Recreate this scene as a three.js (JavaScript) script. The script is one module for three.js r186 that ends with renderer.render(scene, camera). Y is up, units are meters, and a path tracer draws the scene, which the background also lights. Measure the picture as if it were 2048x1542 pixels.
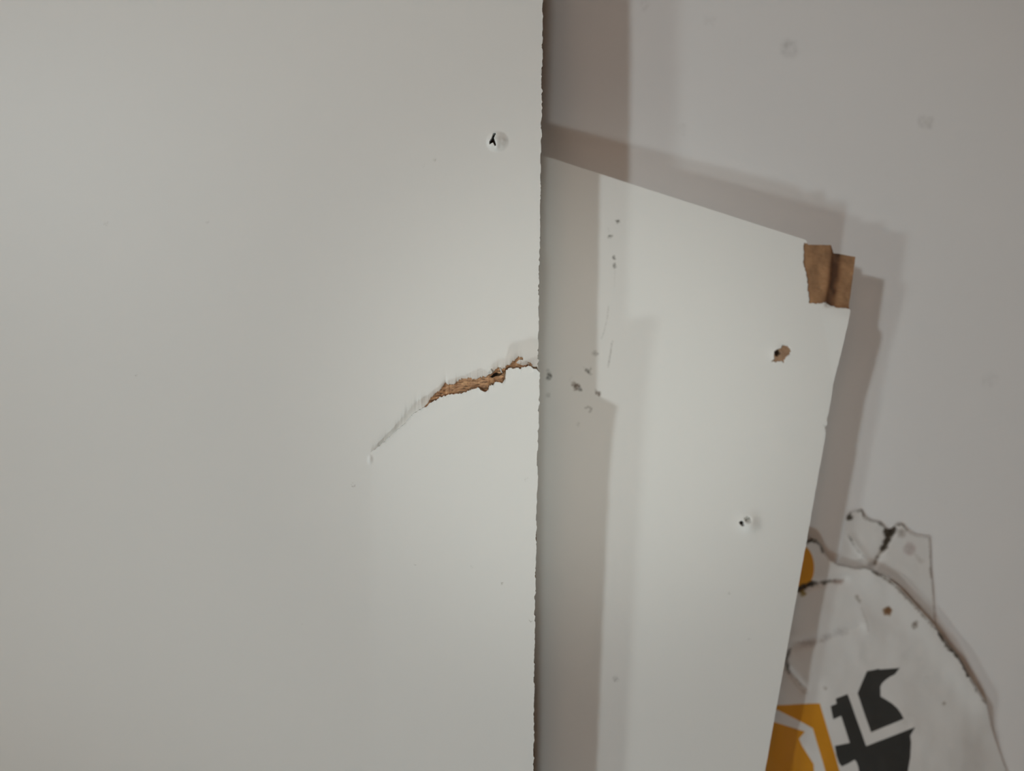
import * as THREE from 'three';

// ───────────────────────── camera, exposure ─────────────────────────
const scene = new THREE.Scene();
const EYE = 0.468;                                  // the phone is held this far above the floor, looking straight down
const FOCAL = 1547;                                 // focal length for a 2048 x 1542 frame
const camera = new THREE.PerspectiveCamera(2 * Math.atan(771 / FOCAL) * 180 / Math.PI, 2048 / 1542, 0.02, 30);
camera.position.set(0, EYE, 0);
camera.up.set(0, 0, -1);
camera.lookAt(0, 0, 0);
camera.focus = 0.417;
camera.userData.fStop = 1.5;
scene.add(camera);
const renderer = new THREE.WebGLRenderer({ antialias: true });
renderer.toneMapping = THREE.LinearToneMapping;
renderer.toneMappingExposure = 1.03;
renderer.shadowMap.enabled = true;
renderer.shadowMap.type = THREE.PCFSoftShadowMap;

// lamps of the room, with spot and up added for brightness: position, aim of the two reflector spots, intensity, colour, radius of the glowing face
const LAMPS = {
  key: { at: [-2.02, 1.9, -0.86], aim: [0.0, 0.0, -0.03], angle: 0.18, power: 7.0, color: [0.89, 1.0, 1.03], radius: 0.065 },
  far: { at: [-3.12, 1.9, 1.34], aim: [-0.02, 0.0, 0.0], angle: 0.16, power: 7.4, color: [0.90, 1.0, 0.98], radius: 0.12 },
  low: { at: [-0.25, 1.9, 2.79], aim: [0.05, 0.0, -0.06], angle: 0.15, power: 5.8, color: [0.84, 1.0, 1.04], radius: 0.13 },
  spot: { at: [0.06, 1.9, 0.14], aim: [0.045, 0.03, 0.006], angle: 0.094, power: 2.15, color: [0.96, 1.0, 0.92], radius: 0.05 },  // added overhead beam, makes the brighter patch in the middle
  up: { at: [-0.9, 1.2, -1.6], aim: [-0.6, 2.4, -0.6], angle: 0.95, power: 12.6, color: [1.24, 1.0, 0.88], radius: 0.09 },  // added uplighter, its ceiling bounce supplies the warm ambient fill
};

// ───────────────────────── small helpers ─────────────────────────
let seed = 7;
const rnd = () => { seed = (seed * 1664525 + 1013904223) >>> 0; return seed / 4294967296; };
const hash = (i, j) => { let h = (i * 374761393 + j * 668265263) | 0; h = Math.imul(h ^ (h >>> 13), 1274126177); return ((h ^ (h >>> 16)) >>> 0) / 4294967296; };
function noise(x, y) {
  const i = Math.floor(x), j = Math.floor(y), f = x - i, g = y - j, a = f * f * (3 - 2 * f), b = g * g * (3 - 2 * g);
  return (hash(i, j) * (1 - a) + hash(i + 1, j) * a) * (1 - b) + (hash(i, j + 1) * (1 - a) + hash(i + 1, j + 1) * a) * b;
}
const fbm = (x, y) => (noise(x, y) + 0.5 * noise(2.1 * x + 9, 2.1 * y) + 0.25 * noise(4.3 * x, 4.3 * y + 5)) / 1.75;
const clamp = (v, a = 0, b = 1) => Math.min(b, Math.max(a, v));
const smooth = (a, b, v) => { const t = clamp((v - a) / (b - a)); return t * t * (3 - 2 * t); };
function along(points, v) {                          // piecewise linear function through [v, value] pairs
  if (v <= points[0][0]) return points[0][1];
  for (let i = 1; i < points.length; i++) if (v <= points[i][0]) {
    const [a, b] = points[i - 1], [c, d] = points[i];
    return b + (d - b) * (v - a) / Math.max(c - a, 1e-9);
  }
  return points[points.length - 1][1];
}
function inside(poly, x, y) {
  let s = false;
  for (let i = 0, j = poly.length - 1; i < poly.length; j = i++) {
    const [a, b] = poly[i], [c, d] = poly[j];
    if ((b > y) !== (d > y) && x < (c - a) * (y - b) / (d - b) + a) s = !s;
  }
  return s;
}
function nearest(poly, x, y) {                       // closest point on a closed outline
  let best = 1e9, at = [x, y];
  for (let i = 0, j = poly.length - 1; i < poly.length; j = i++) {
    const [a, b] = poly[j], [c, d] = poly[i], t = clamp(((x - a) * (c - a) + (y - b) * (d - b)) / Math.max((c - a) ** 2 + (d - b) ** 2, 1e-9));
    const px = a + (c - a) * t, py = b + (d - b) * t, q = (px - x) ** 2 + (py - y) ** 2;
    if (q < best) { best = q; at = [px, py]; }
  }
  return [Math.sqrt(best), at];
}
const lines = (...bands) => {                        // [from, to, step] bands -> sorted grid lines
  const out = [];
  for (const [a, b, s] of bands) { const n = Math.max(1, Math.round((b - a) / s)); for (let i = 0; i < n; i++) out.push(a + (b - a) * i / n); }
  out.push(bands[bands.length - 1][1]);
  return out;
};
function tag(o, label, category, group, kind) {
  if (label) o.userData.label = label;
  if (category) o.userData.category = category;
  if (group) o.userData.group = group;
  if (kind) o.userData.kind = kind;
  return o;
}
function add(name, geometry, material, parent = scene) {
  const m = new THREE.Mesh(geometry, material);
  m.name = name; m.castShadow = m.receiveShadow = true; parent.add(m);
  return m;
}
function canvas(w, h, paint) {
  const c = document.createElement('canvas'); c.width = w; c.height = h;
  const g = c.getContext('2d'); g.fillStyle = '#ffffff'; g.fillRect(0, 0, w, h); paint(g);
  const t = new THREE.CanvasTexture(c); t.colorSpace = THREE.SRGBColorSpace; t.magFilter = THREE.LinearFilter;
  return t;
}
const lin = (r, g, b) => new THREE.Color().setRGB(r, g, b);

// A sheet: one shared grid of vertices, split into named meshes by what each cell is made of.
// cols/rows: grid lines; place(c, r) -> [x, y, z]; kind(c, r) -> key of materials; uv(x, z) in metres
function sheet(parent, cols, rows, place, kind, parts, uv, colour, thickness) {
  const nc = cols.length, nr = rows.length, pos = new Float32Array(nc * nr * 3), uvs = new Float32Array(nc * nr * 2), col = new Float32Array(nc * nr * 3);
  for (let r = 0, k = 0; r < nr; r++) for (let c = 0; c < nc; c++, k++) {
    const p = place(cols[c], rows[r], c === nc - 1); pos.set(p, 3 * k);
    uvs.set(uv(p[0], p[2]), 2 * k);
    col.set(colour ? colour(cols[c], rows[r]) : [1, 1, 1], 3 * k);
  }
  const index = {};
  for (const key in parts) index[key] = [];
  for (let r = 0; r < nr - 1; r++) for (let c = 0; c < nc - 1; c++) {
    const a = r * nc + c, list = index[kind((cols[c] + cols[c + 1]) / 2, (rows[r] + rows[r + 1]) / 2)];
    list.push(a, a + nc, a + 1, a + 1, a + nc, a + nc + 1);
  }
  const whole = new THREE.BufferGeometry();
  whole.setAttribute('position', new THREE.BufferAttribute(pos, 3)); 
  const all = []; for (const key in index) for (const i of index[key]) all.push(i);
  whole.setIndex(all); whole.computeVertexNormals();
  const nor = whole.getAttribute('normal').array;
  for (const key in parts) {
    if (!index[key].length) continue;
    const map = new Map(), P = [], N = [], U = [], C = [], I = [];
    for (const i of index[key]) {
      let j = map.get(i);
      if (j === undefined) { j = map.size; map.set(i, j); P.push(pos[3 * i], pos[3 * i + 1], pos[3 * i + 2]); N.push(nor[3 * i], nor[3 * i + 1], nor[3 * i + 2]); U.push(uvs[2 * i], uvs[2 * i + 1]); C.push(col[3 * i], col[3 * i + 1], col[3 * i + 2]); }
      I.push(j);
    }
    const g = new THREE.BufferGeometry();
    g.setAttribute('position', new THREE.Float32BufferAttribute(P, 3)); g.setAttribute('normal', new THREE.Float32BufferAttribute(N, 3));
    g.setAttribute('uv', new THREE.Float32BufferAttribute(U, 2)); if (parts[key].material.vertexColors) g.setAttribute('color', new THREE.Float32BufferAttribute(C, 3));
    g.setIndex(I);
    const m = add(parts[key].name, g, parts[key].material, parent);
    if (parts[key].label) m.userData.label = parts[key].label;
  }
  if (thickness) {                                    // rim and underside
    const rim = [], P = [], I = [];
    for (let c = 0; c < nc; c++) rim.push(c);
    for (let r = 1; r < nr; r++) rim.push(r * nc + nc - 1);
    for (let c = nc - 2; c >= 0; c--) rim.push((nr - 1) * nc + c);
    for (let r = nr - 2; r > 0; r--) rim.push(r * nc);
    for (const i of rim) { P.push(pos[3 * i], pos[3 * i + 1], pos[3 * i + 2], pos[3 * i], pos[3 * i + 1] - thickness, pos[3 * i + 2]); }
    rim.forEach((_, k) => { const a = 2 * k, b = 2 * ((k + 1) % rim.length); I.push(a, b, a + 1, b, b + 1, a + 1); });
    const g = new THREE.BufferGeometry(); g.setAttribute('position', new THREE.Float32BufferAttribute(P, 3)); g.setIndex(I); g.computeVertexNormals();
    add('core_edge', g, core, parent).userData.label = 'brown fibreboard core along the cut edge';
    const B = [], J = [], sc = [], sr = [];
    for (let c = 0; c < nc - 1; c += 8) sc.push(c); sc.push(nc - 1);
    for (let r = 0; r < nr - 1; r += 8) sr.push(r); sr.push(nr - 1);
    for (const r of sr) for (const c of sc) { const i = 3 * (r * nc + c); B.push(pos[i], pos[i + 1] - thickness - 0.0006, pos[i + 2]); }
    for (let r = 0; r < sr.length - 1; r++) for (let c = 0; c < sc.length - 1; c++) { const a = r * sc.length + c, d = sc.length; J.push(a, a + 1, a + d, a + 1, a + d + 1, a + d); }
    const u = new THREE.BufferGeometry(); u.setAttribute('position', new THREE.Float32BufferAttribute(B, 3)); u.setIndex(J); u.computeVertexNormals();
    add('back_face', u, core, parent);
  }
}

// ───────────────────────── materials ─────────────────────────
const std = (o) => new THREE.MeshStandardMaterial({ roughness: 0.6, metalness: 0, side: THREE.DoubleSide, ...o });
const core = std({ color: lin(0.26, 0.17, 0.10), roughness: 0.95 });
const fibre = std({ color: lin(1, 1, 1), vertexColors: true, roughness: 0.95 });
const holeDark = std({ color: lin(0.028, 0.016, 0.009), roughness: 1 });

// grime and bag fold shade: a ragged mark made of many small dabs, so that it keeps a grain
function dab(g, x, y, r, rgb, alpha, k = 1) {
  const n = Math.max(6, Math.round(r * r * 0.9 * k));
  for (let i = 0; i < n; i++) {
    const a = rnd() * 6.283, d = Math.sqrt(rnd()) * r * (0.75 + 0.5 * rnd()), s = r * (0.12 + 0.22 * rnd());
    g.fillStyle = `rgba(${rgb},${(alpha * (0.3 + 0.7 * rnd())).toFixed(3)})`;
    g.beginPath(); g.ellipse(x + Math.cos(a) * d, y + Math.sin(a) * d, s, s * (0.5 + 0.5 * rnd()), a, 0, 6.283); g.fill();
  }
}
function streak(g, pts, w, rgb, alpha, gap = 0) {
  for (let i = 1; i < pts.length; i++) {
    const [a, b] = pts[i - 1], [c, d] = pts[i], n = Math.max(2, Math.ceil(Math.hypot(c - a, d - b) / Math.max(1, w * 0.35)));
    for (let k = 0; k < n; k++) {
      if (rnd() < gap) continue;
      const t = k / n; dab(g, a + (c - a) * t + (rnd() - 0.5) * w * 0.4, b + (d - b) * t + (rnd() - 0.5) * w * 0.4, w * (0.35 + 0.35 * rnd()), rgb, alpha, 0.7);
    }
  }
}
function mottle(g, w, h, n, size, rgb, alpha) {
  for (let i = 0; i < n; i++) dab(g, rnd() * w, rnd() * h, size * (0.4 + rnd()), rgb, alpha, 0.15);
}

// ───────────────────────── the room ─────────────────────────
const R = { x0: -3.7, x1: 2.0, z0: -2.2, z1: 3.3, top: 2.4, t: 0.12 };
const W = R.x1 - R.x0, D = R.z1 - R.z0, CX = (R.x0 + R.x1) / 2, CZ = (R.z0 + R.z1) / 2;
const wallPaint = std({ color: lin(0.74, 0.63, 0.52), roughness: 0.95 });
const ceilingPaint = std({ color: lin(0.78, 0.70, 0.61), roughness: 0.95 });
const FS = EYE / FOCAL;                              // metres per photograph pixel on the floor
const floorTile = 1.0, floorRes = 2048;
const floorMap = canvas(floorRes, floorRes, (g) => {
  const k = floorRes / floorTile * FS, X = (px) => (px - 1024) * k + floorRes / 2, Y = (py) => (py - 771) * k + floorRes / 2;
  mottle(g, floorRes, floorRes, 260, 5, '120,118,112', 0.02);
  dab(g, X(1850), Y(245), 9, '70,68,62', 0.035); dab(g, X(1578), Y(97), 12, '70,68,64', 0.021); dab(g, X(1365), Y(258), 7, '70,68,64', 0.021);
  dab(g, X(1290), Y(12), 7, '70,68,64', 0.028); dab(g, X(1980), Y(760), 10, '70,68,64', 0.014); dab(g, X(1420), Y(40), 8, '70,68,64', 0.014);
});
floorMap.wrapS = floorMap.wrapT = THREE.RepeatWrapping;
const floorMat = std({ color: lin(0.70, 0.70, 0.70), map: floorMap, roughness: 0.55 });
const slab = (name, w, h, d, x, y, z, m) => { const o = add(name, new THREE.BoxGeometry(w, h, d), m); o.position.set(x, y, z); return o; };
const floor = slab('floor', W, R.t, D, CX, -R.t / 2, CZ, floorMat);
{ const p = floor.geometry.getAttribute('position'), u = floor.geometry.getAttribute('uv');
  for (let i = 0; i < p.count; i++) u.setXY(i, (p.getX(i) + CX) / floorTile + 0.5, 0.5 - (p.getZ(i) + CZ) / floorTile); }
tag(floor, 'smooth pale grey floor under the boards', 'floor', null, 'structure');
tag(slab('ceiling', W, R.t, D, CX, R.top + R.t / 2, CZ, ceilingPaint), 'plain cream ceiling of the room', 'ceiling', null, 'structure');
tag(slab('wall_left', R.t, R.top, D, R.x0 - R.t / 2, R.top / 2, CZ, wallPaint), 'plain warm beige wall nearest the uncracked panel side', 'wall', null, 'structure');
tag(slab('wall_right', R.t, R.top, D, R.x1 + R.t / 2, R.top / 2, CZ, wallPaint), 'plain warm beige wall nearest the printed plastic bag', 'wall', null, 'structure');
tag(slab('wall_back', W + 2 * R.t, R.top, R.t, CX, R.top / 2, R.z0 - R.t / 2, wallPaint), 'plain warm beige wall behind the added uplighter', 'wall', null, 'structure');
tag(slab('wall_front', W + 2 * R.t, R.top, R.t, CX, R.top / 2, R.z1 + R.t / 2, wallPaint), 'plain warm beige wall behind the largest reflector lamp', 'wall', null, 'structure');

// ───────────────────────── the large cracked panel ─────────────────────────
// Its right edge stands 5 cm over the floor; it slopes down to the floor at its left side and at its far corners.
const PS = (EYE - 0.05) / FOCAL;                     // metres per photograph pixel at the panel
const px = (x) => (x - 1024) * PS, pz = (y) => (y - 771) * PS;
const panelEdge = [[-2000, 1092], [0, 1086], [250, 1083], [400, 1080.5], [560, 1078], [738, 1076.5], [744, 1078], [900, 1075], [1060, 1072], [1240, 1069], [1542, 1067], [3600, 1050]];
const edgeNick = (y) => 2.6 * (noise(y / 7, 3.3) - 0.5) + 1.6 * Math.max(0, noise(y / 13, 8.1) - 0.72) * -6 + 2.8 * (noise(y / 4, 1.7) - 0.5);
const lip = [[738.5, 906], [751, 897], [768, 883], [777, 874.6], [786, 865], [801.6, 852], [810, 845], [824, 829], [840, 818.5], [854, 810], [869, 800], [887, 790], [907, 788], [930, 785], [942, 779], [957, 773], [963, 778], [969, 782.5], [977, 779], [979.5, 771], [986.6, 769.7], [991, 763], [1005, 765], [1010, 758], [1012, 741], [1017, 737], [1040, 735.7], [1050, 733], [1061, 731], [1066, 736], [1078, 744]];
const brow = [[734, 899], [758, 881.6], [776, 866], [799, 841], [812, 823], [824, 809], [846, 797], [860, 793], [874, 783], [884, 774], [890, 764], [895, 768], [909, 767], [913, 761], [930, 757], [949, 758], [965, 753], [978, 750], [984, 746], [989, 741], [996.6, 733], [1002, 738], [1010, 736], [1017, 731], [1024, 724], [1036, 715], [1042, 714], [1052, 722], [1062, 726], [1068, 735], [1078, 743]];
const lipAt = (x, y) => along(lip, x) + (x > 850 ? 3.4 : 2.0) * (noise(x / 4, 2.2) - 0.5) + (x > 850 ? 2.6 : 1.3) * (noise(x / 1.9, 5.1) - 0.5);
const browAt = (x) => along(brow, x) + 4.0 * (noise(x / 5, 7.7) - 0.5) + 2.0 * (noise(x / 2, 3.7) - 0.5);
const pit = [[981, 753], [987, 747.5], [992, 745], [997, 747], [1004, 747.5], [999, 751], [991, 751.5], [985, 755]];
const flakes = [[[977, 744], [982, 737], [986, 744], [981, 750]], [[998, 733], [1003, 738], [1006, 747], [1002, 745]]];
const finger = [[1032, 725], [1040, 718.5], [1050, 721], [1060, 728], [1046, 731]];
const nailPit = [[987, 266], [990.5, 265], [991, 268], [987.5, 275], [990, 282], [992, 291], [990, 290], [986.5, 284], [980, 286.5], [979.5, 281], [983.5, 276]];
function panelBase(x, z) { return 0.0036 + 0.0464 * smooth(-0.95, 0.4, x) / smooth(-0.95, 0.4, 0.0165) * (1 - smooth(0.3, 0.72, Math.abs(z))); }
function panelShape(X, Y) {                          // height at photograph-scaled panel coordinates
  let h = panelBase(px(X), pz(Y));
  const open = clamp((X - 738) / 338), L = lipAt(X, Y), U = Math.min(browAt(X), L - 0.5);
  if (X > 734) {
    if (Y > L) {
      h += Math.pow(open, 1.15) * (0.0062 + 0.0045 * Math.exp(-Math.max(0, Y - (906 - 0.494 * (X - 738))) / 110)) * (1 - smooth(900, 2000, Y)) + 0.0006 * Math.exp(-(Y - L) / 5) * smooth(0, 0.06, open);
    } else {
      const dip = 0.0010 * Math.min(1, open * 12), deep = (0.0013 + 0.0012 * smooth(0.25, 0.5, open)) * Math.min(1, open * 20);
      if (Y < U) h -= dip * Math.exp(-(U - Y) / 9);
      else h -= dip + deep * clamp((Y - U) / (L - U));
      if (panelKind(X, Y) === 'fibre') h += 0.0010 * (fbm(X / 7 + Y / 9, Y / 2.2) - 0.5) - 0.0003;
      if (inside(pit, X, Y)) h -= 0.004;
      for (const f of flakes) if (inside(f, X, Y)) h += 0.0014;
    }
  }
  // raised blister where a nail head pulled through
  const dx = X - 994, dy = Y - 282, d = Math.hypot(dx / (dx > 0 ? 21 : 20), dy / 20);
  if (d < 1.8) h += 0.0020 * (1 - smooth(0.0, 1.2, d)) * (1 + 0.5 * (noise(X / 7, Y / 7) - 0.5)) ;
  if (inside(nailPit, X, Y)) h -= 0.0035;
  // pimple at the crack's end
  const q = Math.hypot((X - 737) / 5, (Y - 921) / 9); if (q < 3) h += 0.0007 * Math.exp(-q * q * 1.4);
  return h;
}
function panelKind(X, Y) {
  if (inside(nailPit, X, Y)) return 'nail';
  if (X < 848 || X > 1072 || Y < 700 || Y > 830) return 'face';
  const L = lipAt(X, Y), rag = 4 * (noise(X / 3, Y / 3) - 0.5);
  let U = browAt(X) + rag; if (X < 880) U = Math.max(U, L - 2 - (X - 848) * 0.55); if (X > 1046) U = Math.max(U, L - 6 + rag);
  if (inside(pit, X, Y)) return 'pit';
  for (const f of flakes) if (inside(f, X, Y)) return 'face';
  if (inside(finger, X, Y)) return 'face';
  return Y > U && Y < L + 0.8 ? 'fibre' : 'face';
}
const fibreTone = (X, Y) => {
  const s = fbm(X / 11 + Y / 5, Y / 2.4 - X / 14), d = smooth(0.55, 0.74, fbm(X / 8 + 40 + Y / 5, Y / 2.8 + 7));
  const k = (0.62 + 0.85 * s) * (1 - 0.6 * d);
  return [0.50 * k, 0.305 * k * (0.95 + 0.1 * s), 0.175 * k];
};
const panelRes = 3400, pw = 0.32, ph = 0.45, pxs = (x) => (px(x) + 0.30) * panelRes, pys = (y) => (pz(y) + 0.225) * panelRes;
const panelMap = canvas(Math.round(pw * panelRes), Math.round(ph * panelRes), (g) => {
  for (const [x, y, r, a] of [[249, 750, 2.2, 0.5], [702, 975, 4, 0.22], [700, 968, 2, 0.2], [828, 1132, 2.2, 0.5], [1005, 1165, 3, 0.45], [1060, 1237, 2.4, 0.6], [943, 1133, 3, 0.15], [1052, 957, 3, 0.2], [597, 1257, 2, 0.2], [868, 316, 4, 0.12], [846, 328, 3, 0.1], [184, 436, 5, 0.06], [400, 436, 4, 0.08]]) dab(g, pxs(x), pys(y), r, '80,72,62', a);
});
const board = { color: lin(0.70, 0.70, 0.68), roughness: 0.5 };
{
  const t = new THREE.Group(); t.name = 'cracked_panel'; scene.add(t);
  tag(t, 'large white fibreboard panel with a brown ragged crack running in from its edge', 'panel');
  const cols = lines([-2300, 0, 120], [0, 700, 35], [700, 728, 7], [728, 1076, 1.0]).map((v) => v);
  const rows = lines([-1700, -60, 80], [-60, 258, 3], [258, 304, 1], [304, 700, 3], [700, 916, 1.0], [916, 1560, 3], [1560, 3200, 80]);
  const last = cols[cols.length - 1];
  const warp = (c, r) => { const e = along(panelEdge, r); return c <= 700 ? c : c + (e - last) * smooth(1020, last, c); };
  sheet(t, cols, rows, (c, r, rimmed) => {
    let X = warp(c, r); const s = panelShape(X, r);
    if (rimmed) X += edgeNick(r);
    return [px(X), s, pz(r)];
  }, (c, r) => panelKind(warp(c, r), r), {
    face: { name: 'face', material: std({ ...board, map: panelMap }), label: 'smooth white laminate face' },
    fibre: { name: 'torn_fibre', material: fibre, label: 'torn tan wood fibre inside the crack' },
    pit: { name: 'nail_hole', material: holeDark, label: 'dark nail hole inside the crack' },
    nail: { name: 'nail_hole', material: holeDark, label: 'dark star-shaped nail hole above the crack' },
  }, (x, z) => [(x + 0.30) / pw, 1 - (z + 0.225) / ph], (c, r) => fibreTone(warp(c, r), r), 0.003);
}

// ───────────────────────── the broken piece beneath ─────────────────────────
// Its left end lies on the floor under the panel; it climbs to the right.
const boardHeight = (x) => 0.0180 + (x - 0.055) * 0.0525;
const bat = (X, Y) => { let x = (X - 1024) * 0.000289; for (let i = 0; i < 4; i++) x = (X - 1024) * (EYE - boardHeight(x)) / FOCAL; return [x, (Y - 771) * (EYE - boardHeight(x)) / FOCAL]; };
const topEdge = [[700, 187], [1090, 312], [1260, 367], [1612, 480], [1617, 489], [1663, 489.5], [1669, 505], [1713, 513]];
const rightEdge = [[489, 1713], [513, 1713], [560, 1707], [617, 1699], [622, 1700], [700, 1683], [770, 1666], [800, 1662], [828, 1657], [838, 1653], [848, 1655], [856, 1649], [866, 1652], [1000, 1628], [1200, 1592], [1542, 1530], [2000, 1447]];
const torn = [[1608, 486], [1663, 486], [1670, 503], [1720, 510], [1701, 617], [1676, 615], [1661, 610], [1652, 604], [1640, 607], [1619, 606], [1615, 560], [1608, 525]];
const tear = [[1543, 722], [1549, 716], [1548, 708], [1551, 699], [1561, 697], [1565, 691], [1577, 692], [1581, 700], [1580, 708], [1571, 716], [1567, 725], [1561, 722], [1551, 723]];
const tearPit = [[1547, 702], [1552, 703], [1556, 699], [1561, 705], [1555, 712], [1550, 708]];
const dentPit = [[1479, 1043], [1484, 1042], [1487, 1050], [1485, 1052], [1480, 1047]];
const creaseX = (y) => along([[505, 1671], [560, 1667], [612, 1656]], y);
function boardKind(X, Y) {
  const n = 3 * (noise(X / 4, Y / 4) - 0.5), m = 2.4 * (noise(X / 2.5 + 30, Y / 2.5) - 0.5);
  if (inside(tearPit, X + m, Y + n)) return 'pit';
  if (inside(dentPit, X, Y)) return 'dent';
  if (inside(torn, X + n * 0.8, Y + m * 0.9)) return 'fibre';
  if (inside(tear, X + m, Y + n)) return 'chip';
  return 'face';
}
function boardShape(X, Y, x) {
  let h = boardHeight(x);
  const kind = boardKind(X, Y);
  if (kind === 'fibre' || kind === 'chip') h += -0.0006 + 0.0006 * (fbm(X / 9, Y / 5) - 0.5);
  if (kind === 'pit' || kind === 'dent') h -= 0.003;
  if (Y < 640 && X > 1600) { const d = X - creaseX(Y); h -= (1 - smooth(609, 617, Y)) * (0.0012 * Math.exp(-((d / 6) ** 2)) + (d > 0 ? 0.0008 * smooth(0, 14, d) : 0)); }
  // the narrow flap along the edge is bent up a little
  if (Y > 600 && Y < 800) { const d = X - along([[606, 1640], [770, 1668]], Y); if (d > 0) h += 0.07 * d * 0.000287 * smooth(612, 640, Y); }
  const blister = (cx, cy, r, a) => { const d = Math.hypot(X - cx, Y - cy) / r; if (d < 2.2) h += a * Math.exp(-d * d * 1.6); };
  blister(1558, 707, 17, 0.0011); blister(1498, 1047, 21, 0.0019); blister(1495, 1039, 7, -0.0015);
  return h;
}
const boardTone = (X, Y) => {
  if (Y > 640) { const k = 0.8 + 0.4 * fbm(X / 6, Y / 6); return [0.31 * k, 0.195 * k, 0.12 * k]; }
  const s = fbm(X / 9 + 3, Y / 14), d = X - creaseX(Y), streak = Math.exp(-(((d - 3) / 10) ** 2)) * (0.55 + 0.55 * noise(X / 8, Y / 13));
  const k = (0.62 + 0.7 * fbm(X / 22 + 3, Y / 26)) * (0.85 + 0.3 * s) * (1 - clamp(streak, 0, 0.8));
  return [0.30 * k, 0.165 * k * (1 - 0.3 * clamp(streak)), 0.082 * k * (1 - 0.5 * clamp(streak))];
};
const bx0 = 0.0, bz0 = -0.16, bw = 0.22, bh = 0.40, bres = 4600;
const boardMap = canvas(Math.round(bw * bres), Math.round(bh * bres), (g) => {
  const k = 0.2885e-3 * bres, at = (X, Y) => { const [x, z] = bat(X, Y); return [(x - bx0) * bres, (z - bz0) * bres]; };
  const D = (X, Y, r, rgb, a) => dab(g, ...at(X, Y), r * k, rgb, a), S = (pts, w, rgb, a, gap) => streak(g, pts.map((p) => at(...p)), w * k, rgb, a, gap);
  const ink = '62,60,54', warm = '92,74,60';
  D(1099, 750, 4.5, ink, 0.55); D(1098, 755, 5.5, ink, 0.35); D(1097, 743, 5, ink, 0.12); D(1096, 790, 5, ink, 0.13);
  D(1147, 768, 5, warm, 0.42); D(1153, 774, 6.5, warm, 0.45); D(1160, 778, 4.5, ink, 0.55); D(1155, 772, 5, warm, 0.4); S([[1138, 763], [1144, 752]], 3, ink, 0.1);
  S([[1172, 740], [1177, 744], [1184, 750]], 4.6, ink, 0.75); S([[1183, 736], [1176, 744]], 4, ink, 0.6); D(1177, 744, 3.5, ink, 0.6); S([[1165, 733], [1174, 741]], 3, ink, 0.14);
  D(1190, 706, 6, ink, 0.12); D(1194, 708, 4, ink, 0.14);
  D(1195, 786, 4.4, warm, 0.8); D(1199, 788, 4.2, '84,64,50', 0.8); D(1192, 780, 3, ink, 0.35);
  S([[1172, 815], [1177, 814], [1182, 817]], 4.4, ink, 0.8); S([[1182, 816], [1182, 820], [1178, 826]], 4, ink, 0.75); D(1156, 849, 4, ink, 0.12);
  D(1235, 443, 4, ink, 0.6); S([[1230, 440], [1235, 444], [1240, 439]], 2.6, ink, 0.4); S([[1235, 444], [1234, 449]], 3, ink, 0.5);
  D(1219, 474, 3.6, ink, 0.7); D(1223, 472, 3.2, ink, 0.55); S([[1216, 455], [1218, 466]], 3.4, ink, 0.10);
  S([[1228, 512], [1229, 521]], 5, ink, 0.7); S([[1229, 526], [1229, 538]], 5, ink, 0.75); S([[1230, 540], [1229, 575]], 2.2, ink, 0.13);
  S([[1217, 612], [1215, 635], [1209, 660], [1203, 678]], 2.4, ink, 0.27); S([[1225, 681], [1221, 705], [1218, 722], [1216, 736]], 2.8, ink, 0.34); S([[1222, 700], [1218, 727]], 2.2, ink, 0.3);
  D(1458, 1187, 3, ink, 0.3); D(1232, 1358, 6, ink, 0.08); D(1498, 1278, 3, ink, 0.12); D(1484, 1046, 3.5, '60,56,46', 0.5); D(1494, 1038, 5.5, '96,96,84', 0.45); D(1498, 1043, 3, '92,92,80', 0.5);
  D(1650, 852, 3, ink, 0.2);
});
{
  const t = new THREE.Group(); t.name = 'broken_board'; scene.add(t);
  tag(t, 'white fibreboard offcut with a torn brown corner, half under the large cracked panel', 'board');
  const colsPx = lines([700, 1080, 38], [1080, 1470, 30], [1470, 1530, 1.4], [1530, 1600, 1.4], [1600, 1713, 1.2]);
  const cols = colsPx.map((c) => (c - 700) / 1013);
  const rows = lines([0, 0.001, 0.001], [0.001, 0.25, 0.0009], [0.25, 0.39, 0.005], [0.39, 0.445, 0.0009], [0.445, 1, 0.012]);
  const spot = (u, v) => { const xt = 700 + 1013 * u, yt = along(topEdge, xt), Y = yt + v * (1900 - yt), xr = along(rightEdge, Y); return [700 + (xr - 700) * u, Y]; };
  const chip = (y) => 1.1 * (noise(y / 8, 4.4) - 0.5);
  sheet(t, cols, rows, (u, v, rimmed) => {
    let [X, Y] = spot(u, v); if (rimmed && Y > 620) X += chip(Y);
    const [x, z] = bat(X, Y); return [x, boardShape(X, Y, x), z];
  }, (u, v) => boardKind(...spot(u, v)), {
    face: { name: 'face', material: std({ ...board, map: boardMap }), label: 'white laminate face with grey scuffs' },
    fibre: { name: 'torn_fibre', material: fibre, label: 'bare brown fibre at the torn corner' },
    chip: { name: 'torn_fibre', material: fibre, label: 'bare brown fibre around the nail hole' },
    pit: { name: 'nail_hole', material: holeDark, label: 'dark nail hole ringed by bare fibre' },
    dent: { name: 'nail_hole', material: holeDark, label: 'small dark nail hole in a white blister' },
  }, (x, z) => [(x - bx0) / bw, 1 - (z - bz0) / bh], (u, v) => boardTone(...spot(u, v)), 0.003);
}

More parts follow.
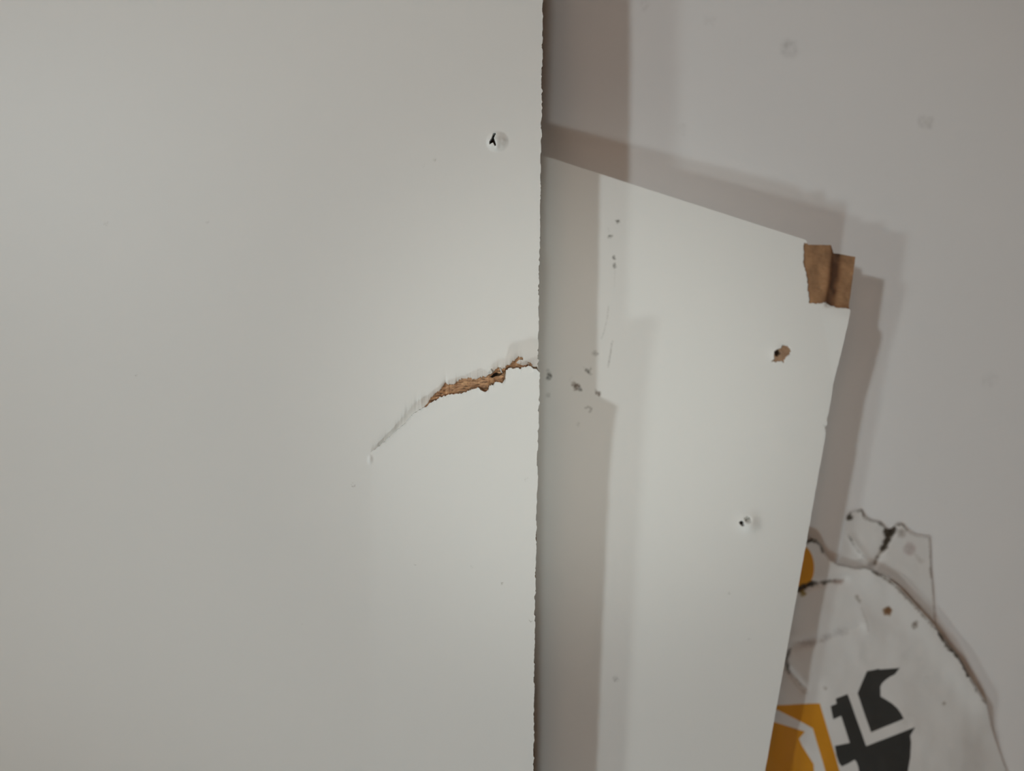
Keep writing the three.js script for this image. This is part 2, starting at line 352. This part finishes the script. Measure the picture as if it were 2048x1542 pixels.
// ───────────────────────── the torn plastic bag ─────────────────────────
const GS = (EYE - 0.004) / FOCAL, gx = (x) => (x - 1024) * GS, gz = (y) => (y - 771) * GS;
const GX0 = 1380, GY0 = 990, GK = 2.0, GW = 720, GH = 760;
const bagMap = canvas(GW * GK, GH * GK, (g) => {
  const at = ([x, y]) => [(x - GX0) * GK, (y - GY0) * GK];
  const poly = (pts, fill) => { g.fillStyle = fill; g.beginPath(); pts.map(at).forEach(([x, y], i) => i ? g.lineTo(x, y) : g.moveTo(x, y)); g.closePath(); g.fill(); };
  const D = (x, y, r, rgb, a, k) => dab(g, ...at([x, y]), r * GK, rgb, a, k), S = (pts, w, rgb, a, gap) => streak(g, pts.map(at), w * GK, rgb, a, gap);
  mottle(g, GW * GK, GH * GK, 160, 9, '150,136,124', 0.05);
  // print: grey horned emblem and amber house
  const dark = '#3c3d3c', amber = '#f0a41c';
  poly([[1734, 1342.5], [1748, 1340], [1757, 1337.5], [1760, 1339], [1799, 1335.5], [1789, 1348], [1779, 1353], [1769.5, 1360], [1763, 1367], [1760, 1374], [1761, 1393], [1773, 1400], [1784, 1407], [1794, 1416], [1801, 1426], [1807, 1437], [1742, 1464.6], [1715, 1386.5]], dark);
  poly([[1695, 1388], [1671, 1397], [1673, 1407], [1661, 1412], [1666, 1438], [1681.6, 1431], [1699, 1485], [1669, 1491], [1672, 1510], [1678, 1526], [1683.6, 1533], [1696, 1527], [1709, 1519], [1713, 1524], [1717, 1535], [1722, 1570], [1735, 1600], [1780, 1600], [1805, 1575], [1814, 1550], [1820, 1514], [1822, 1485], [1820, 1471], [1830, 1454], [1732, 1492]], dark);
  poly([[1500, 1412], [1551, 1410], [1639.6, 1407], [1690, 1580], [1662, 1580], [1625, 1456], [1609, 1447], [1553.7, 1418.7], [1500, 1420]], amber);
  poly([[1480, 1432], [1549, 1444], [1609, 1462.6], [1597.6, 1477], [1603.5, 1491], [1627, 1528], [1630, 1580], [1480, 1580]], amber);
  g.fillStyle = amber; g.beginPath(); g.ellipse(...at([1596, 1135]), 32 * GK, 48 * GK, 0, 0, 6.283); g.fill();
  const grimeShade = '58,50,40', dirtShade = '104,88,74';  // dirt strokes, with shade painted in along the folds and diagonal seam
  S([[1560, 1184], [1598, 1178], [1612, 1173], [1624, 1169]], 9, '40,30,18', 0.7); S([[1624, 1169], [1640, 1166], [1672, 1162]], 7, grimeShade, 0.22); S([[1668, 1164], [1690, 1162]], 8, '150,120,110', 0.15);
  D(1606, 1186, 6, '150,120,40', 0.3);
  S([[1612, 1083], [1620, 1079], [1634, 1083]], 7, grimeShade, 0.6); S([[1634, 1083], [1642, 1092], [1647, 1104]], 6, grimeShade, 0.42); S([[1647, 1104], [1655, 1116], [1676, 1130], [1698, 1134], [1714, 1139], [1729, 1135], [1741, 1140]], 3, grimeShade, 0.34);
  S([[1741, 1141], [1752, 1148], [1763, 1152]], 5, grimeShade, 0.5); S([[1763, 1153], [1790, 1172], [1830, 1214], [1868, 1258]], 6, dirtShade, 0.22);
  S([[1868, 1250], [1874, 1262], [1880, 1275]], 6, grimeShade, 0.5); S([[1876, 1266], [1892, 1290], [1910, 1308], [1922, 1325], [1934, 1350]], 8, grimeShade, 0.32); S([[1934, 1350], [1950, 1380], [1968, 1404]], 5, grimeShade, 0.22); S([[1968, 1404], [1990, 1468], [2020, 1545]], 2.4, dirtShade, 0.3);
  S([[1592, 1290], [1640, 1278], [1690, 1262]], 14, '190,174,166', 0.03, 0.4); S([[1590, 1288], [1650, 1282]], 6, dirtShade, 0.06);
  S([[1580, 1300], [1573, 1318], [1575, 1338], [1580, 1346]], 6, grimeShade, 0.34); S([[1580, 1346], [1592, 1358], [1606, 1374]], 3.2, grimeShade, 0.3); S([[1576, 1326], [1578, 1336]], 4, grimeShade, 0.5);
  S([[1712, 1192], [1720, 1206]], 6, dirtShade, 0.2); S([[1722, 1215], [1732, 1240], [1737, 1262]], 4, dirtShade, 0.12);
  D(1774, 1222, 8, '150,112,78', 0.25); D(1776, 1220, 6, '132,92,58', 0.4); D(1827, 1250, 6, dirtShade, 0.16); D(1829, 1244, 5, dirtShade, 0.12); D(1650, 1376, 4, dirtShade, 0.2); D(1888, 1407, 4, dirtShade, 0.3); 
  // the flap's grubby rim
  S([[1699, 1036], [1709, 1036]], 10, grimeShade, 0.4); S([[1704, 1026], [1704, 1038]], 6, grimeShade, 0.34); S([[1720, 1024], [1727, 1022], [1733, 1028], [1730, 1032]], 6, grimeShade, 0.4); S([[1731, 1034], [1738, 1040], [1748, 1044], [1760, 1045], [1768, 1050], [1776, 1055]], 5, grimeShade, 0.34, 0.25);
  D(1782, 1066, 9, grimeShade, 0.3); D(1790, 1062, 8, grimeShade, 0.28); S([[1788, 1070], [1776, 1090], [1768, 1104]], 9, grimeShade, 0.36); S([[1768, 1104], [1758, 1120], [1754, 1132]], 6, dirtShade, 0.3); S([[1798, 1052], [1808, 1050], [1817, 1056], [1820, 1064]], 5, grimeShade, 0.42); S([[1820, 1066], [1836, 1073], [1864, 1077]], 3, dirtShade, 0.3);
  S([[1864, 1077], [1866, 1110], [1869, 1150], [1872, 1200], [1875, 1250]], 3, dirtShade, 0.45); S([[1866, 1140], [1870, 1160]], 5, dirtShade, 0.3);
  S([[1700, 1072], [1706, 1082], [1714, 1096], [1724, 1108]], 3, grimeShade, 0.5); S([[1704, 1078], [1708, 1086]], 5, grimeShade, 0.3); S([[1728, 1112], [1738, 1121]], 3, grimeShade, 0.34, 0.3);
  D(1825, 1100, 12, '170,146,138', 0.03); S([[1836, 1110], [1850, 1128]], 9, dirtShade, 0.03); D(1808, 1068, 9, dirtShade, 0.04);
});
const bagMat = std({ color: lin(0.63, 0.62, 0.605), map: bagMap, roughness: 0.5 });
function film(name, outline, step, height, thick, parent, label) {
  const xs = outline.map((p) => p[0]), ys = outline.map((p) => p[1]), x0 = Math.min(...xs), x1 = Math.max(...xs), y0 = Math.min(...ys), y1 = Math.max(...ys);
  const nx = Math.ceil((x1 - x0) / step) + 1, ny = Math.ceil((y1 - y0) / step) + 1, id = new Int32Array(nx * ny).fill(-1), P = [], U = [], I = [], flat = [];
  for (let j = 0; j < ny; j++) for (let i = 0; i < nx; i++) {
    let x = x0 + i * step, y = y0 + j * step; const [d, q] = nearest(outline, x, y), isIn = inside(outline, x, y);
    if (!isIn && d > step * 0.72) continue;
    if (d < step * 0.72) [x, y] = q;
    id[j * nx + i] = flat.length; flat.push([x, y]);
  }
  for (const [x, y] of flat) { P.push(gx(x), height(x, y), gz(y)); U.push((x - GX0) / GW, 1 - (y - GY0) / GH); }
  const n = flat.length;
  for (const [x, y] of flat) { P.push(gx(x), height(x, y) - thick, gz(y)); U.push((x - GX0) / GW, 1 - (y - GY0) / GH); }
  const edges = new Map();
  const tri = (a, b, c) => {
    if (a < 0 || b < 0 || c < 0) return;
    I.push(a, b, c, a + n, c + n, b + n);
    for (const [u, v] of [[a, b], [b, c], [c, a]]) { const back = v + '_' + u; if (edges.has(back)) edges.delete(back); else edges.set(u + '_' + v, [u, v]); }
  };
  for (let j = 0; j < ny - 1; j++) for (let i = 0; i < nx - 1; i++) {
    const a = id[j * nx + i], b = id[j * nx + i + 1], c = id[(j + 1) * nx + i], d = id[(j + 1) * nx + i + 1];
    const mid = (p) => p.every((k) => k >= 0) && inside(outline, p.reduce((s, k) => s + flat[k][0], 0) / 3, p.reduce((s, k) => s + flat[k][1], 0) / 3);
    if (mid([a, c, b])) tri(a, c, b); if (mid([b, c, d])) tri(b, c, d);
  }
  for (const [u, v] of edges.values()) I.push(u, u + n, v, v, u + n, v + n);
  const g = new THREE.BufferGeometry(); g.setAttribute('position', new THREE.Float32BufferAttribute(P, 3)); g.setAttribute('uv', new THREE.Float32BufferAttribute(U, 2)); g.setIndex(I); g.computeVertexNormals();
  const m = add(name, g, bagMat, parent); if (label) m.userData.label = label;
  return m;
}
{
  const t = new THREE.Group(); t.name = 'plastic_bag'; scene.add(t);
  tag(t, 'crumpled grubby white plastic bag printed with a dark horned emblem and amber house', 'bag');
  const main = [[1420, 1100], [1560, 1092], [1612, 1081], [1624, 1077], [1637, 1082], [1645, 1093], [1650, 1106], [1660, 1121], [1676, 1130], [1698, 1134], [1714, 1139], [1729, 1135], [1741, 1139], [1752, 1147], [1772, 1153], [1795, 1172], [1832, 1212], [1872, 1257], [1893, 1287], [1912, 1308], [1924, 1330], [1938, 1354], [1968, 1402], [1990, 1468], [2022, 1550], [2080, 1720], [1420, 1720]];
  const seam = [[1752, 1147], [1795, 1172], [1832, 1212], [1872, 1257], [1912, 1308], [1938, 1354], [1968, 1402]];
  const toLine = (pts, x, y) => { let best = 1e9; for (let i = 1; i < pts.length; i++) { const [a, b] = pts[i - 1], [c, d] = pts[i], s = clamp(((x - a) * (c - a) + (y - b) * (d - b)) / ((c - a) ** 2 + (d - b) ** 2)); best = Math.min(best, Math.hypot(a + (c - a) * s - x, b + (d - b) * s - y)); } return best; };
  const folds = [[[[1570, 1182], [1620, 1170], [1690, 1160]], -0.0009, 8], [[[1590, 1290], [1660, 1274], [1720, 1255]], -0.0009, 10], [[[1575, 1300], [1573, 1335], [1610, 1378]], -0.0014, 6], [[[1712, 1192], [1737, 1262]], 0.0003, 11]];
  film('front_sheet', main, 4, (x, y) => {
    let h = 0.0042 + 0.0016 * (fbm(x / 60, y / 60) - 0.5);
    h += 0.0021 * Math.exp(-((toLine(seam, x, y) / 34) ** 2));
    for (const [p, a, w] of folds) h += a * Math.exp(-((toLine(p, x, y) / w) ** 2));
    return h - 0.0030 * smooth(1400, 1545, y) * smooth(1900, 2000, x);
  }, 0.0004, t, 'printed white film with dirt and painted shade along its creases');
  const flap = [[1676, 1150], [1688, 1100], [1693, 1062], [1698, 1034], [1706, 1026], [1718, 1024], [1728, 1020], [1735, 1034], [1748, 1043], [1766, 1046], [1779, 1060], [1788, 1060], [1798, 1050], [1810, 1048], [1820, 1062], [1838, 1072], [1866, 1075], [1868, 1130], [1873, 1200], [1879, 1262], [1900, 1300], [1880, 1300], [1780, 1210], [1720, 1170]];
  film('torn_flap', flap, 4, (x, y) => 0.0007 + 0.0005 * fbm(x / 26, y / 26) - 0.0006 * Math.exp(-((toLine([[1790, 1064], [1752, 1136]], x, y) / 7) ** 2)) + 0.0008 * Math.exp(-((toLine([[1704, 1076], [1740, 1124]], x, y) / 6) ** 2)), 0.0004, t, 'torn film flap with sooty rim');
}

// ───────────────────────── the lamps of the room and two added ones, above and beside the frame ─────────────────────────
const brass = std({ color: lin(0.30, 0.28, 0.25), roughness: 0.4, metalness: 0.8 });
const glow = (c) => std({ color: lin(0.9, 0.9, 0.88), emissive: lin(...c), emissiveIntensity: 2.0, roughness: 0.4 });
function reflector(name, L, label) {
  const t = new THREE.Group(); t.name = name; t.position.set(...L.at); scene.add(t); tag(t, label, 'lamp');
  const dir = new THREE.Vector3(...L.aim).sub(t.position).normalize(), turn = new THREE.Quaternion().setFromUnitVectors(new THREE.Vector3(0, -1, 0), dir);
  const lathe = (pts) => new THREE.LatheGeometry(pts.map(([r, y]) => new THREE.Vector2(r * L.radius / 0.05, y)), 40).applyQuaternion(turn);
  add('shade', lathe([[0.070, 0.0], [0.066, 0.10], [0.03, 0.14], [0.0001, 0.145], [0.0001, 0.140], [0.028, 0.136], [0.062, 0.098], [0.066, 0.0]]), brass, t);
  add('lens', lathe([[0.0001, 0.035], [0.05, 0.03], [0.06, 0.022], [0.0001, 0.02]]), glow(L.color), t);
  const drop = R.top - L.at[1], back = new THREE.Vector3(0, 0.14, 0).applyQuaternion(turn);
  add('stem', new THREE.TubeGeometry(new THREE.CatmullRomCurve3([back, back.clone().multiplyScalar(1.3).add(new THREE.Vector3(0, 0.03, 0)), new THREE.Vector3(back.x * 1.3, drop, back.z * 1.3)]), 24, 0.008, 10), brass, t);
  const l = new THREE.SpotLight(lin(...L.color), L.power, 0, L.angle, 1, 2); l.name = 'reflector_light'; l.position.set(0, 0, 0); l.castShadow = true; l.shadow.radius = L.radius / 0.02; l.shadow.mapSize.set(2048, 2048); t.add(l);
  l.target.name = 'aim_point'; l.target.position.set(...L.aim).sub(t.position); t.add(l.target);
}
reflector('spot_lamp', LAMPS.key, 'smallest tilted metal reflector lamp, shining in from the back corner');
reflector('spot_lamp_001', LAMPS.far, 'medium tilted metal reflector lamp beside the left wall');
reflector('spot_lamp_002', LAMPS.low, 'largest metal reflector lamp, tilted in from the front wall');
reflector('spot_lamp_003', LAMPS.spot, 'added narrow metal spot lamp pointing straight down to brighten the area around the crack');
{
  const L = LAMPS.up, t = new THREE.Group(); t.name = 'added_fill_lamp'; t.position.set(L.at[0], 0, L.at[2]); scene.add(t); tag(t, 'added tall metal uplighter giving fill light off the ceiling', 'lamp');
  const lathe = (pts) => new THREE.LatheGeometry(pts.map((p) => new THREE.Vector2(...p)), 40), y = L.at[1];
  add('base', lathe([[0.0001, 0], [0.15, 0], [0.15, 0.012], [0.03, 0.03], [0.0001, 0.03]]), brass, t);
  add('pole', new THREE.CylinderGeometry(0.012, 0.012, y - 0.13, 16).translate(0, (y - 0.07) / 2, 0), brass, t);
  add('bowl', lathe([[0.0001, y - 0.10], [0.05, y - 0.095], [0.12, y - 0.05], [0.16, y + 0.01], [0.155, y + 0.01], [0.115, y - 0.045], [0.048, y - 0.088], [0.0001, y - 0.092]]), brass, t);
  add('lens', lathe([[0.0001, y - 0.02], [0.10, y - 0.02], [0.10, y - 0.03], [0.0001, y - 0.03]]), glow(L.color), t);
  const l = new THREE.SpotLight(lin(...L.color), L.power, 0, L.angle, 1, 2); l.name = 'ceiling_wash'; l.position.set(0, y, 0); l.castShadow = true; l.shadow.radius = L.radius / 0.02; t.add(l);
  l.target.name = 'aim_point'; l.target.position.set(L.aim[0] - L.at[0], L.aim[1], L.aim[2] - L.at[2]); t.add(l.target);
}

renderer.render(scene, camera);
